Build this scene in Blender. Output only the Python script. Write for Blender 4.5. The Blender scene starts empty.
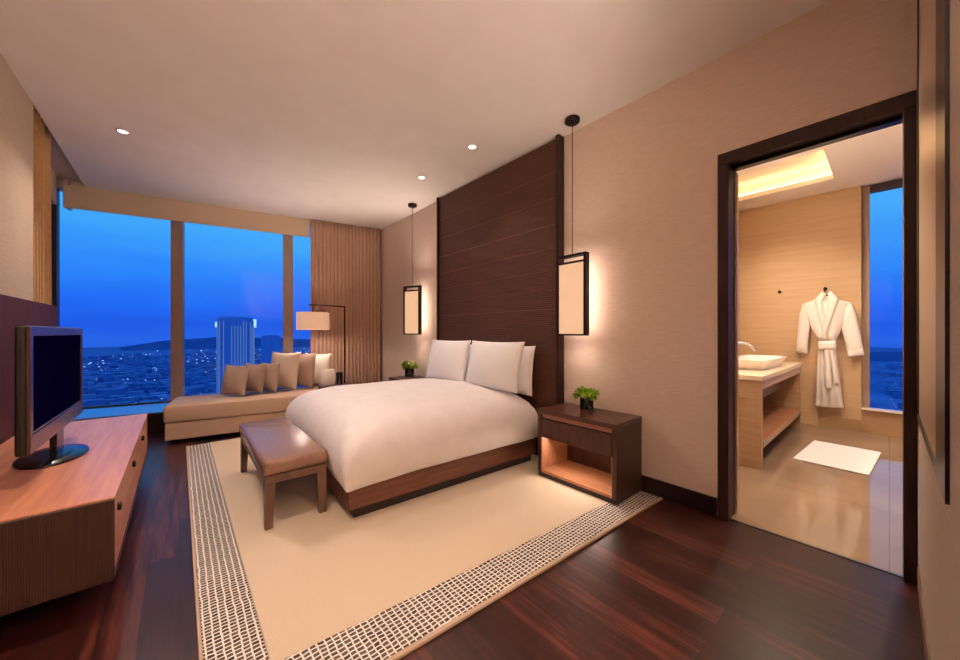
import bpy, bmesh, math, random
from mathutils import Vector, Matrix, noise
random.seed(7)
C = bpy.context.scene.collection
PI = math.pi

# ------------------------------------------------------------------ camera
FPX = 351.0
YAW = math.atan(301.0 / FPX)            # camera heading, clockwise from +y
cam_d = bpy.data.cameras.new('camera')
cam = bpy.data.objects.new('camera', cam_d); C.objects.link(cam)
cam.location = (0, 0, 1.2)
cam.rotation_euler = (PI / 2, 0, -YAW)
cam_d.sensor_fit = 'HORIZONTAL'; cam_d.sensor_width = 36.0
cam_d.lens = 36.0 * FPX / 960.0
cam_d.shift_y = 3.0 / 960.0
cam_d.clip_start = 0.02; cam_d.clip_end = 20000
bpy.context.scene.camera = cam
vs = bpy.context.scene.view_settings
vs.view_transform = 'Standard'; vs.look = 'None'; vs.gamma = 1.0
vs.use_curve_mapping = False
vs.exposure = 0.0

# ------------------------------------------------------------------ sky
def lin(r, g, b):
    def f(c):
        c /= 255.0
        return c / 12.92 if c <= 0.04045 else ((c + 0.055) / 1.055) ** 2.4
    return (f(r), f(g), f(b), 1.0)

SKY = 1.0
w = bpy.data.worlds.new('dusk_sky'); bpy.context.scene.world = w; w.use_nodes = True
nt = w.node_tree; nt.nodes.clear()
tc = nt.nodes.new('ShaderNodeTexCoord'); sx = nt.nodes.new('ShaderNodeSeparateXYZ')
nt.links.new(tc.outputs['Generated'], sx.inputs[0])
mp = nt.nodes.new('ShaderNodeMapping'); mp.inputs['Scale'].default_value = (2.2, 2.2, 14)
nt.links.new(tc.outputs['Generated'], mp.inputs[0])
nz = nt.nodes.new('ShaderNodeTexNoise'); nz.inputs['Scale'].default_value = 1.6; nz.inputs['Detail'].default_value = 5
nt.links.new(mp.outputs[0], nz.inputs['Vector'])
mad = nt.nodes.new('ShaderNodeMath'); mad.operation = 'MULTIPLY_ADD'
mad.inputs[1].default_value = 0.10; nt.links.new(nz.outputs['Fac'], mad.inputs[0])
nt.links.new(sx.outputs['Z'], mad.inputs[2])
ramp = nt.nodes.new('ShaderNodeValToRGB'); cr = ramp.color_ramp
nt.links.new(mad.outputs[0], ramp.inputs[0])
stops = [(0.0, lin(26, 78, 205)), (0.035, lin(40, 102, 232)), (0.07, lin(32, 92, 232)), (0.12, lin(34, 108, 246)),
         (0.19, lin(46, 138, 252)), (0.27, lin(66, 168, 253)), (0.40, lin(84, 182, 253)), (1.0, lin(60, 120, 225))]
cr.elements[0].position = stops[0][0]; cr.elements[0].color = stops[0][1]
cr.elements[1].position = stops[-1][0]; cr.elements[1].color = stops[-1][1]
for p, c_ in stops[1:-1]:
    e = cr.elements.new(p); e.color = c_
bg = nt.nodes.new('ShaderNodeBackground'); bg.inputs['Strength'].default_value = SKY
out = nt.nodes.new('ShaderNodeOutputWorld')
nt.links.new(ramp.outputs[0], bg.inputs[0]); nt.links.new(bg.outputs[0], out.inputs[0])

# ------------------------------------------------------------------ light helpers and strengths
WARM = (1.0, 0.80, 0.69); WARMW = (1.0, 0.80, 0.62)
K = 1.0
def spot(loc, power, size=120, blend=0.8, rad=0.05, col=WARM, target=None):
    d = bpy.data.lights.new('lamp_light', 'SPOT'); d.energy = power * K; d.color = col
    d.spot_size = math.radians(size); d.spot_blend = blend; d.shadow_soft_size = rad
    o = bpy.data.objects.new('lamp_light', d); C.objects.link(o); o.location = loc
    if target is not None:
        o.rotation_euler = (Vector(target) - Vector(loc)).to_track_quat('-Z', 'Y').to_euler()
    return o
def area(loc, power, sx_, sy_, rot=(0, 0, 0), col=WARM):
    d = bpy.data.lights.new('area_light', 'AREA'); d.energy = power * K; d.color = col
    d.shape = 'RECTANGLE'; d.size = sx_; d.size_y = sy_
    o = bpy.data.objects.new('area_light', d); C.objects.link(o); o.location = loc; o.rotation_euler = rot
    return o
def point(loc, power, rad=0.05, col=WARM):
    d = bpy.data.lights.new('bulb_light', 'POINT'); d.energy = power * K; d.color = col; d.shadow_soft_size = rad
    o = bpy.data.objects.new('bulb_light', d); C.objects.link(o); o.location = loc
    return o

H = 3.0
DOWN = [(-0.38, 4.45, 135), (2.15, 2.62, 52), (2.13, 3.52, 38)]        # the ones in view
DOWN_BACK = [(-0.05, 1.70, 104), (-0.2, -0.9, 4)]                 # same fittings above and behind the camera
for x, y, p in DOWN + DOWN_BACK:
    spot((x, y, H - 0.03), p, 96 if p == 104 else 118, 1.0, 0.025, WARM, (.3, 3.6, 0) if x == -0.38 else ((1.5, y, 0) if x > 2 else None))
area((0.1, -1.4, 1.75), 270, .9, .9, (PI, 0, 0))                       # added fill without a fitting, lifts the ceiling from behind the camera

# bathroom
BX0, BX1, BY0, BY1, BH = 2.83, 6.3, -1.3, 2.3, 3.0
spot((4.9, -0.2, BH - 0.03), 120, 130, 0.8, 0.06, WARMW)
spot((5.3, 0.9, BH - 0.03), 100, 130, 0.8, 0.06, WARMW)
spot((3.7, 0.2, BH - 0.03), 90, 130, 0.8, 0.06, WARMW)
area((3.6, 1.46, 1.9), 42, 1.2, .25, (-PI / 2, 0, 0), WARMW)      # added unseen fill, brightens the bathroom walls and ceiling

# ------------------------------------------------------------------ materials
MATS = {}
def newmat(name):
    m = bpy.data.materials.new(name); m.use_nodes = True
    n = m.node_tree; b = n.nodes['Principled BSDF']
    MATS[name] = m
    return m, n, b
def setc(b, col, rough=0.5, metal=0.0, spec=0.5, coat=0.0):
    b.inputs['Base Color'].default_value = col; b.inputs['Roughness'].default_value = rough
    b.inputs['Metallic'].default_value = metal; b.inputs['Specular IOR Level'].default_value = spec
    b.inputs['Coat Weight'].default_value = coat
def coords(n, scale=(1, 1, 1), rot=(0, 0, 0)):
    t = n.nodes.new('ShaderNodeTexCoord'); mpp = n.nodes.new('ShaderNodeMapping')
    mpp.inputs['Scale'].default_value = scale; mpp.inputs['Rotation'].default_value = rot
    n.links.new(t.outputs['Object'], mpp.inputs[0])
    return mpp.outputs[0]
def noise_mat(name, c1, c2, scale=(1, 1, 1), ns=5, detail=6, rough=0.5, bump=0.0, rot=(0, 0, 0), spec=0.5, coat=0.0, lo=0.3, hi=0.7, dist=0.01, nrough=0.55):
    m, n, b = newmat(name); setc(b, c1, rough, 0, spec, coat)
    v = coords(n, scale, rot)
    t = n.nodes.new('ShaderNodeTexNoise'); t.inputs['Scale'].default_value = ns; t.inputs['Detail'].default_value = detail
    t.inputs['Roughness'].default_value = nrough
    n.links.new(v, t.inputs['Vector'])
    r = n.nodes.new('ShaderNodeValToRGB'); r.color_ramp.elements[0].position = lo; r.color_ramp.elements[1].position = hi
    r.color_ramp.elements[0].color = c1; r.color_ramp.elements[1].color = c2
    n.links.new(t.outputs['Fac'], r.inputs[0]); n.links.new(r.outputs[0], b.inputs['Base Color'])
    if bump:
        bp = n.nodes.new('ShaderNodeBump'); bp.inputs['Strength'].default_value = bump; bp.inputs['Distance'].default_value = dist
        n.links.new(t.outputs['Fac'], bp.inputs['Height']); n.links.new(bp.outputs[0], b.inputs['Normal'])
    return m
def plain(name, col, rough=0.5, metal=0.0, spec=0.5, coat=0.0):
    m, n, b = newmat(name); setc(b, col, rough, metal, spec, coat); return m
def emis(name, col, s, base=(0.8, 0.8, 0.8, 1)):
    m, n, b = newmat(name); setc(b, base, 0.5)
    b.inputs['Emission Color'].default_value = col; b.inputs['Emission Strength'].default_value = s
    return m
def glass(name, tint=(1, 1, 1, 1), refl=1.0):
    m = bpy.data.materials.new(name); m.use_nodes = True; n = m.node_tree; n.nodes.clear(); MATS[name] = m
    o = n.nodes.new('ShaderNodeOutputMaterial'); mx = n.nodes.new('ShaderNodeMixShader')
    tr = n.nodes.new('ShaderNodeBsdfTransparent'); tr.inputs[0].default_value = tint
    gl = n.nodes.new('ShaderNodeBsdfGlossy'); gl.inputs['Roughness'].default_value = 0.01
    fr = n.nodes.new('ShaderNodeFresnel'); fr.inputs[0].default_value = 1.45
    mu = n.nodes.new('ShaderNodeMath'); mu.operation = 'MULTIPLY'; mu.inputs[1].default_value = refl
    n.links.new(fr.outputs[0], mu.inputs[0]); n.links.new(mu.outputs[0], mx.inputs[0])
    n.links.new(tr.outputs[0], mx.inputs[1]); n.links.new(gl.outputs[0], mx.inputs[2]); n.links.new(mx.outputs[0], o.inputs[0])
    return m

def plank_mat():
    m, n, b = newmat('walnut_planks'); setc(b, (0.05, 0.02, 0.01, 1), 0.28, 0, 0.28)
    v = coords(n, (1, 1, 1), (0, 0, PI / 2))
    br = n.nodes.new('ShaderNodeTexBrick')
    br.inputs['Scale'].default_value = 1.0; br.inputs['Brick Width'].default_value = 1.25; br.inputs['Row Height'].default_value = 0.12
    br.inputs['Mortar Size'].default_value = 0.0012; br.inputs['Mortar Smooth'].default_value = 0.3
    br.offset = 0.37; br.offset_frequency = 2
    br.inputs['Color1'].default_value = (0.0, 0.0, 0.0, 1); br.inputs['Color2'].default_value = (1, 1, 1, 1); br.inputs['Mortar'].default_value = (0, 0, 0, 1)
    n.links.new(v, br.inputs['Vector'])
    v2 = coords(n, (16, 1.1, 1))
    t = n.nodes.new('ShaderNodeTexNoise'); t.inputs['Scale'].default_value = 2.0; t.inputs['Detail'].default_value = 9; t.inputs['Roughness'].default_value = 0.62
    n.links.new(v2, t.inputs['Vector'])
    mix = n.nodes.new('ShaderNodeMath'); mix.operation = 'MULTIPLY_ADD'; mix.inputs[1].default_value = 0.22
    n.links.new(br.outputs['Color'], mix.inputs[0])
    sc = n.nodes.new('ShaderNodeMath'); sc.operation = 'MULTIPLY'; sc.inputs[1].default_value = 0.85
    n.links.new(t.outputs['Fac'], sc.inputs[0]); n.links.new(sc.outputs[0], mix.inputs[2])
    r = n.nodes.new('ShaderNodeValToRGB'); e = r.color_ramp.elements
    e[0].position = 0.25; e[0].color = lin(30, 14, 12); e[1].position = 0.88; e[1].color = lin(122, 62, 49)
    k = e.new(0.55); k.color = lin(56, 27, 22)
    n.links.new(mix.outputs[0], r.inputs[0])
    dk = n.nodes.new('ShaderNodeMix'); dk.data_type = 'RGBA'; dk.blend_type = 'MIX'
    n.links.new(br.outputs['Fac'], dk.inputs['Factor']); n.links.new(r.outputs[0], dk.inputs['A'])
    dk.inputs['B'].default_value = (0.008, 0.004, 0.003, 1)
    n.links.new(dk.outputs['Result'], b.inputs['Base Color'])
    bp = n.nodes.new('ShaderNodeBump'); bp.inputs['Strength'].default_value = 0.08; bp.inputs['Distance'].default_value = 0.004
    n.links.new(t.outputs['Fac'], bp.inputs['Height']); n.links.new(bp.outputs[0], b.inputs['Normal'])
    rr = n.nodes.new('ShaderNodeMapRange'); rr.inputs['To Min'].default_value = 0.24; rr.inputs['To Max'].default_value = 0.42
    n.links.new(t.outputs['Fac'], rr.inputs['Value']); n.links.new(rr.outputs[0], b.inputs['Roughness'])
    return m
M_floor = plank_mat()
M_ceil = noise_mat('ceiling_paint', lin(232, 222, 212), lin(238, 229, 220), ns=3, rough=0.9, spec=0.2)
M_wall = noise_mat('grasscloth_paper', lin(208, 186, 170), lin(228, 206, 190), scale=(1, 3.5, 90), ns=3, detail=8, rough=0.85, bump=0.35, spec=0.2, dist=0.003, lo=0.3, hi=0.7)
M_wall_l = noise_mat('cream_paper', lin(186, 167, 142), lin(197, 179, 154), scale=(1, 3, 60), ns=3, rough=0.85, spec=0.2)
M_wall_n = noise_mat('taupe_paper', lin(182, 164, 145), lin(196, 178, 158), scale=(3.5, 1, 60), ns=3, rough=0.85, spec=0.2)
M_dark = noise_mat('dark_wenge', lin(40, 22, 17), lin(62, 36, 27), scale=(1, 1, 0.12), ns=30, rough=0.5, spec=0.25)
M_darkh = noise_mat('dark_wenge_flat', lin(56, 30, 22), lin(84, 48, 36), scale=(0.6, 0.06, 0.6), ns=40, rough=0.28)
M_darkx = noise_mat('dark_wenge_side', lin(50, 28, 21), lin(76, 44, 33), scale=(1, 1, 0.08), ns=40, rough=0.35)
M_tvpan = noise_mat('plum_wood_panel', lin(80, 44, 34), lin(98, 56, 44), scale=(1, 1, 0.1), ns=14, rough=0.6, spec=0.1)
M_base = plain('black_brown_lacquer', lin(28, 15, 12), 0.35)
M_console = noise_mat('walnut_top', lin(186, 116, 84), lin(226, 156, 118), scale=(7, 0.5, 3), ns=4, detail=8, rough=0.32, lo=0.25, hi=0.75)
M_orange = noise_mat('light_walnut_lining', lin(160, 104, 72), lin(184, 128, 92), scale=(6, 0.6, 3), ns=5, rough=0.45)
M_bedw = noise_mat('bed_walnut', lin(84, 49, 34), lin(112, 68, 48), scale=(0.5, 0.5, 8), ns=5, rough=0.35)
def stripes_mat(name, c1, c2, axis='z', freq=60, rough=0.4):
    m, n, b = newmat(name); setc(b, c1, rough)
    v = coords(n)
    wv = n.nodes.new('ShaderNodeTexWave'); wv.wave_type = 'BANDS'; wv.bands_direction = axis.upper()
    wv.inputs['Scale'].default_value = freq; wv.inputs['Distortion'].default_value = 0.25; wv.inputs['Detail'].default_value = 1
    n.links.new(v, wv.inputs['Vector'])
    v2 = coords(n, {'z': (1, 1.2, 30), 'y': (1, 30, 1), 'x': (30, 1, 1)}[axis])
    t = n.nodes.new('ShaderNodeTexNoise'); t.inputs['Scale'].default_value = 3; t.inputs['Detail'].default_value = 7
    n.links.new(v2, t.inputs['Vector'])
    a = n.nodes.new('ShaderNodeMath'); a.operation = 'MULTIPLY_ADD'; a.inputs[1].default_value = 0.35
    n.links.new(wv.outputs['Fac'], a.inputs[0]); n.links.new(t.outputs['Fac'], a.inputs[2])
    r = n.nodes.new('ShaderNodeValToRGB'); r.color_ramp.elements[0].position = 0.35; r.color_ramp.elements[1].position = 0.9
    r.color_ramp.elements[0].color = c1; r.color_ramp.elements[1].color = c2
    n.links.new(a.outputs[0], r.inputs[0]); n.links.new(r.outputs[0], b.inputs['Base Color'])
    bp = n.nodes.new('ShaderNodeBump'); bp.inputs['Strength'].default_value = 0.5; bp.inputs['Distance'].default_value = 0.003
    n.links.new(wv.outputs['Fac'], bp.inputs['Height']); n.links.new(bp.outputs[0], b.inputs['Normal'])
    return m
M_head = stripes_mat('reeded_headboard_wood', lin(56, 29, 18), lin(90, 50, 31), 'z', 16, 0.55)
M_consend = stripes_mat('reeded_console_end', lin(46, 25, 19), lin(70, 40, 30), 'x', 46, 0.6)
M_duvet = noise_mat('white_linen', lin(236, 230, 230), lin(242, 237, 237), ns=9, rough=0.8, bump=0.05, spec=0.2)
M_pillow = noise_mat('white_pillow_cotton', lin(250, 249, 250), lin(253, 252, 252), ns=9, rough=0.8, spec=0.2)
M_sheet = plain('white_sheet', lin(235, 230, 226), 0.8)
M_daybed = noise_mat('tan_upholstery', lin(190, 162, 140), lin(202, 174, 152), scale=(1, 1, 1), ns=120, rough=0.85, bump=0.15, spec=0.2)
M_cush1 = noise_mat('taupe_cushion_fabric', lin(166, 142, 126), lin(180, 156, 140), ns=140, rough=0.85, bump=0.2, spec=0.2)
M_cush2 = noise_mat('sand_cushion_fabric', lin(208, 186, 164), lin(224, 204, 180), ns=140, rough=0.85, bump=0.2, spec=0.2)
M_cush3 = noise_mat('cream_cushion_fabric', lin(236, 222, 204), lin(242, 230, 214), ns=140, rough=0.85, bump=0.2, spec=0.2)
M_leather = noise_mat('tan_leather', lin(132, 98, 82), lin(144, 110, 92), ns=60, rough=0.27, bump=0.12, dist=0.002)
M_benchw = noise_mat('bench_wood', lin(84, 58, 45), lin(104, 74, 58), scale=(2, 2, 0.3), ns=12, rough=0.4)
M_curtain = noise_mat('bronze_curtain', lin(204, 172, 150), lin(216, 184, 162), scale=(1, 1, 0.4), ns=60, rough=0.7, spec=0.3)
M_curt_l = noise_mat('gold_curtain', lin(190, 150, 104), lin(206, 166, 120), scale=(1, 1, 0.4), ns=60, rough=0.7, spec=0.3)
M_pelmet = plain('pelmet_paint', lin(214, 190, 162), 0.8)
M_mull = plain('bronze_mullion', lin(160, 138, 122), 0.45)
M_mulld = plain('dark_window_post', lin(58, 46, 54), 0.4)
M_sill = plain('polished_sill_stone', lin(110, 108, 116), 0.08, 0, 0.9, 0.6)
M_metal = plain('dark_bronze_metal', lin(38, 24, 20), 0.4, 0.6)
M_black = plain('black_gloss_plastic', lin(14, 12, 13), 0.22, 0, 0.5)
M_blackm = plain('black_matt_plastic', lin(22, 18, 16), 0.5)
M_bezel = plain('bronze_bezel', lin(110, 78, 66), 0.25, 0.6)
M_chrome = plain('chrome', lin(205, 200, 196), 0.12, 1.0)
M_shade = emis('paper_shade_lit', lin(255, 204, 158), 0.72, lin(150, 125, 105))
M_fshade = emis('fabric_shade_lit', lin(255, 196, 158), 0.52, lin(160, 130, 105))
M_disc = emis('downlight_lens', (1.0, 0.85, 0.68, 1), 6.0)
M_white = plain('white_trim', lin(225, 210, 196), 0.5)
M_rug = noise_mat('cream_rug', lin(206, 188, 164), lin(216, 199, 176), ns=160, rough=0.95, bump=0.4, spec=0.1, dist=0.003)
M_glass = glass('window_glass', (1, 1, 1, 1), .25)
M_vase = glass('clear_vase_glass', (0.97, 0.98, 0.97, 1))
M_soil = plain('dark_pebbles', lin(26, 26, 30), 0.4)
M_leaf = noise_mat('leaf_green', lin(84, 140, 30), lin(178, 205, 66), ns=26, rough=0.5)
M_leafl = noise_mat('pale_blossom', lin(196, 206, 130), lin(222, 216, 170), ns=26, rough=0.5)
M_cer = plain('white_ceramic', lin(236, 230, 224), 0.12, 0, 0.5)
M_robe = noise_mat('white_terry', lin(236, 228, 222), lin(244, 238, 232), ns=60, rough=0.9, bump=0.15, spec=0.1)
M_bmat = noise_mat('white_towelling', lin(238, 232, 228), lin(246, 242, 238), ns=90, rough=0.95, bump=0.3, spec=0.1)
M_ston = noise_mat('travertine_wall', lin(192, 160, 124), lin(206, 176, 140), scale=(1, 1, 16), ns=1.6, detail=9, rough=0.4, lo=0.2, hi=0.8)
M_stonb = plain('travertine_plinth', lin(176, 142, 108), 0.3)
M_vanw = noise_mat('vanity_oak', lin(176, 144, 108), lin(192, 160, 124), scale=(1, 1, 10), ns=4, rough=0.35)
M_vtop = noise_mat('vanity_stone_top', lin(226, 204, 172), lin(238, 218, 190), ns=4, rough=0.2)
M_vin = plain('vanity_dark_lining', lin(120, 100, 88), 0.3)
M_mirror = plain('mirror_tan_reflection', lin(190, 165, 140), 0.30, 0.35)  # tan reflection of the room put into the base colour
M_bceil = plain('bathroom_ceiling_paint', lin(240, 232, 222), 0.9)
M_cove = emis('cove_light_strip', (1.0, 0.62, 0.26, 1), 9.0)

def marble_mat():
    m, n, b = newmat('polished_marble'); setc(b, lin(205, 180, 145), 0.06, 0, 0.5)
    v = coords(n)
    br = n.nodes.new('ShaderNodeTexBrick'); br.inputs['Scale'].default_value = 1; br.inputs['Brick Width'].default_value = 0.9
    br.inputs['Row Height'].default_value = 0.9; br.inputs['Mortar Size'].default_value = 0.002; br.offset = 0.0
    n.links.new(v, br.inputs['Vector'])
    t = n.nodes.new('ShaderNodeTexNoise'); t.inputs['Scale'].default_value = 1.5; t.inputs['Detail'].default_value = 8; n.links.new(v, t.inputs['Vector'])
    r = n.nodes.new('ShaderNodeValToRGB'); r.color_ramp.elements[0].position = 0.3; r.color_ramp.elements[1].position = 0.7
    r.color_ramp.elements[0].color = lin(138, 114, 92); r.color_ramp.elements[1].color = lin(158, 133, 109)
    n.links.new(t.outputs['Fac'], r.inputs[0])
    dk = n.nodes.new('ShaderNodeMix'); dk.data_type = 'RGBA'
    n.links.new(br.outputs['Fac'], dk.inputs['Factor']); n.links.new(r.outputs[0], dk.inputs['A']); dk.inputs['B'].default_value = lin(120, 96, 72)
    n.links.new(dk.outputs['Result'], b.inputs['Base Color'])
    return m
M_marble = marble_mat()

def weave_mat():
    m, n, b = newmat('woven_rug_border'); setc(b, lin(70, 60, 54), 0.9)
    v = coords(n, (1, 1, 1))
    br = n.nodes.new('ShaderNodeTexBrick'); br.inputs['Scale'].default_value = 1; br.inputs['Brick Width'].default_value = 0.027
    br.inputs['Row Height'].default_value = 0.0205; br.inputs['Mortar Size'].default_value = 0.0034; br.offset = 0.0; br.offset_frequency = 2
    br.inputs['Mortar Smooth'].default_value = 0.2
    br.inputs['Color1'].default_value = lin(50, 42, 38); br.inputs['Color2'].default_value = lin(104, 92, 80); br.inputs['Mortar'].default_value = lin(236, 230, 220)
    # wobble the lattice a little so it reads as woven straw
    t = n.nodes.new('ShaderNodeTexNoise'); t.inputs['Scale'].default_value = 22; t.inputs['Detail'].default_value = 2; n.links.new(v, t.inputs['Vector'])
    va = n.nodes.new('ShaderNodeVectorMath'); va.operation = 'MULTIPLY_ADD'; va.inputs[1].default_value = (0.013, 0.013, 0.0)
    n.links.new(t.outputs['Color'], va.inputs[0]); n.links.new(v, va.inputs[2]); n.links.new(va.outputs[0], br.inputs['Vector'])
    n.links.new(br.outputs['Color'], b.inputs['Base Color'])
    bp = n.nodes.new('ShaderNodeBump'); bp.inputs['Strength'].default_value = 0.6; bp.inputs['Distance'].default_value = 0.004
    n.links.new(br.outputs['Fac'], bp.inputs['Height']); n.links.new(bp.outputs[0], b.inputs['Normal'])
    return m
M_weave = weave_mat()
M_rugedge = plain('rug_binding', lin(190, 165, 142), 0.9)

# ------------------------------------------------------------------ mesh helpers
def box(bm, x0, x1, y0, y1, z0, z1, bev=0.0, seg=2):
    vs_ = [bm.verts.new((x, y, z)) for x in (x0, x1) for y in (y0, y1) for z in (z0, z1)]
    q = [(0, 1, 3, 2), (4, 6, 7, 5), (0, 4, 5, 1), (2, 3, 7, 6), (0, 2, 6, 4), (1, 5, 7, 3)]
    fs = [bm.faces.new([vs_[i] for i in f]) for f in q]
    if bev:
        es = set(e for f in fs for e in f.edges)
        bmesh.ops.bevel(bm, geom=list(es), offset=bev, segments=seg, profile=0.5, affect='EDGES')
    return vs_
def prism(bm, pts, z0, z1, bev=0.0):
    b_ = [bm.verts.new((x, y, z0)) for x, y in pts]; t_ = [bm.verts.new((x, y, z1)) for x, y in pts]
    fs = [bm.faces.new(b_[::-1]), bm.faces.new(t_)]
    k = len(pts)
    for i in range(k): fs.append(bm.faces.new((b_[i], b_[(i + 1) % k], t_[(i + 1) % k], t_[i])))
    if bev: bmesh.ops.bevel(bm, geom=list(set(e for f in fs for e in f.edges)), offset=bev, segments=2, profile=0.5, affect='EDGES')
def lathe(bm, prof, cx=0, cy=0, n=24, cap=True):
    rings = []
    for r, z in prof:
        rings.append([bm.verts.new((cx + r * math.cos(2 * PI * i / n), cy + r * math.sin(2 * PI * i / n), z)) for i in range(n)])
    for a, b_ in zip(rings[:-1], rings[1:]):
        for i in range(n): bm.faces.new((a[i], a[(i + 1) % n], b_[(i + 1) % n], b_[i]))
    if cap:
        bm.faces.new(rings[0][::-1]); bm.faces.new(rings[-1])
def tube(bm, pts, r, n=10):
    pts = [Vector(p) for p in pts]; rings = []
    for i, p in enumerate(pts):
        d = (pts[min(i + 1, len(pts) - 1)] - pts[max(i - 1, 0)]).normalized()
        u = d.orthogonal().normalized() if i == 0 else (u_prev - d * u_prev.dot(d)).normalized()
        u_prev = u; v = d.cross(u)
        rr = r[i] if isinstance(r, (list, tuple)) else r
        rings.append([bm.verts.new(p + (u * math.cos(2 * PI * k / n) + v * math.sin(2 * PI * k / n)) * rr) for k in range(n)])
    for a, b_ in zip(rings[:-1], rings[1:]):
        for i in range(n): bm.faces.new((a[i], a[(i + 1) % n], b_[(i + 1) % n], b_[i]))
    bm.faces.new(rings[0][::-1]); bm.faces.new(rings[-1])
def obj(name, bm, mat, parent=None, smooth=False, label=None):
    bmesh.ops.recalc_face_normals(bm, faces=bm.faces)
    me = bpy.data.meshes.new(name); bm.to_mesh(me); bm.free()
    if smooth:
        for p in me.polygons: p.use_smooth = True
    me.materials.append(mat)
    o = bpy.data.objects.new(name, me); C.objects.link(o)
    if parent: o.parent = parent
    if label: o['label'] = label
    return o
def N(): return bmesh.new()
def B(*a, **k):
    bm = N(); box(bm, *a, **k); return bm
def thing(name, label, cat, loc=(0, 0, 0), rz=0, group=None):
    o = bpy.data.objects.new(name, None); C.objects.link(o); o.location = loc; o.rotation_euler = (0, 0, rz)
    o.empty_display_size = 0.1
    o['label'] = label; o['category'] = cat
    if group: o['group'] = group
    return o
def tag(o, label, cat, group=None):
    o['label'] = label; o['category'] = cat
    if group: o['group'] = group
    return o
def struct(name, bm, mat, parent=None, label=None, smooth=False):
    o = obj(name, bm, mat, parent, smooth, label)
    if not parent: o['kind'] = 'structure'
    return o
def dup(root, loc, rz, label, group=None):
    r = root.copy(); C.objects.link(r); r.location = loc; r.rotation_euler = (r.rotation_euler[0], r.rotation_euler[1], rz); r['label'] = label
    if group: r['group'] = group
    for ch in list(root.children):
        c = ch.copy(); C.objects.link(c); c.parent = r
        for g in list(ch.children):
            d = g.copy(); C.objects.link(d); d.parent = c
    return r

# ------------------------------------------------------------------ outside: ground, hills, city; blue dusk haze put into the base colours
GZ = -120.0
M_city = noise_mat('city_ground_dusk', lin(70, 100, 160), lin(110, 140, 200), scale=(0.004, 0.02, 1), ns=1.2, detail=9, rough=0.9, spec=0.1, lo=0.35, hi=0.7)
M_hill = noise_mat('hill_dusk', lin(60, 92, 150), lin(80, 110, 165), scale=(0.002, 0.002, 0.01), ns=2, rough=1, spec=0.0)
M_blk = noise_mat('city_block_dusk', lin(62, 92, 160), lin(122, 148, 200), scale=(0.01, 0.01, 0.01), ns=2.2, detail=3, rough=0.8, spec=0.2)
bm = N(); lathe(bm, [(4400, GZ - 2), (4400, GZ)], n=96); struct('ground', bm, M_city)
def ridge(name, a0, a1, hs, dist, depth, label):
    bm = N(); n = 60; rows = []
    for j, (dd, hf) in enumerate([(0, 0), (depth * .25, .75), (depth * .5, 1), (depth * .75, .7), (depth, 0)]):
        row = []
        for i in range(n + 1):
            f = i / n; a = math.radians(a0 + (a1 - a0) * f)
            k = f * (len(hs) - 1); i0 = min(int(k), len(hs) - 2); h = hs[i0] + (hs[i0 + 1] - hs[i0]) * (k - i0)
            h = h * (1 + .12 * noise.noise(Vector((i * .35, j * 1.1, a0)))) * hf
            r = dist + dd
            row.append(bm.verts.new((r * math.sin(a), r * math.cos(a), GZ + max(h, -1))))
        rows.append(row)
    for r0, r1 in zip(rows[:-1], rows[1:]):
        for i in range(n): bm.faces.new((r0[i], r0[i + 1], r1[i + 1], r1[i]))
    o = obj(name, bm, M_hill, None, True); o['kind'] = 'structure'; o['label'] = label
    return o
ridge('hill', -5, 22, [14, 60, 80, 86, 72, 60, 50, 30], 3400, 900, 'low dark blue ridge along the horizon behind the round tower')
ridge('hill', 88, 116, [20, 40, 95, 84, 88, 60, 20], 2300, 700, 'dark blue hill seen through the bathroom window')

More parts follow.
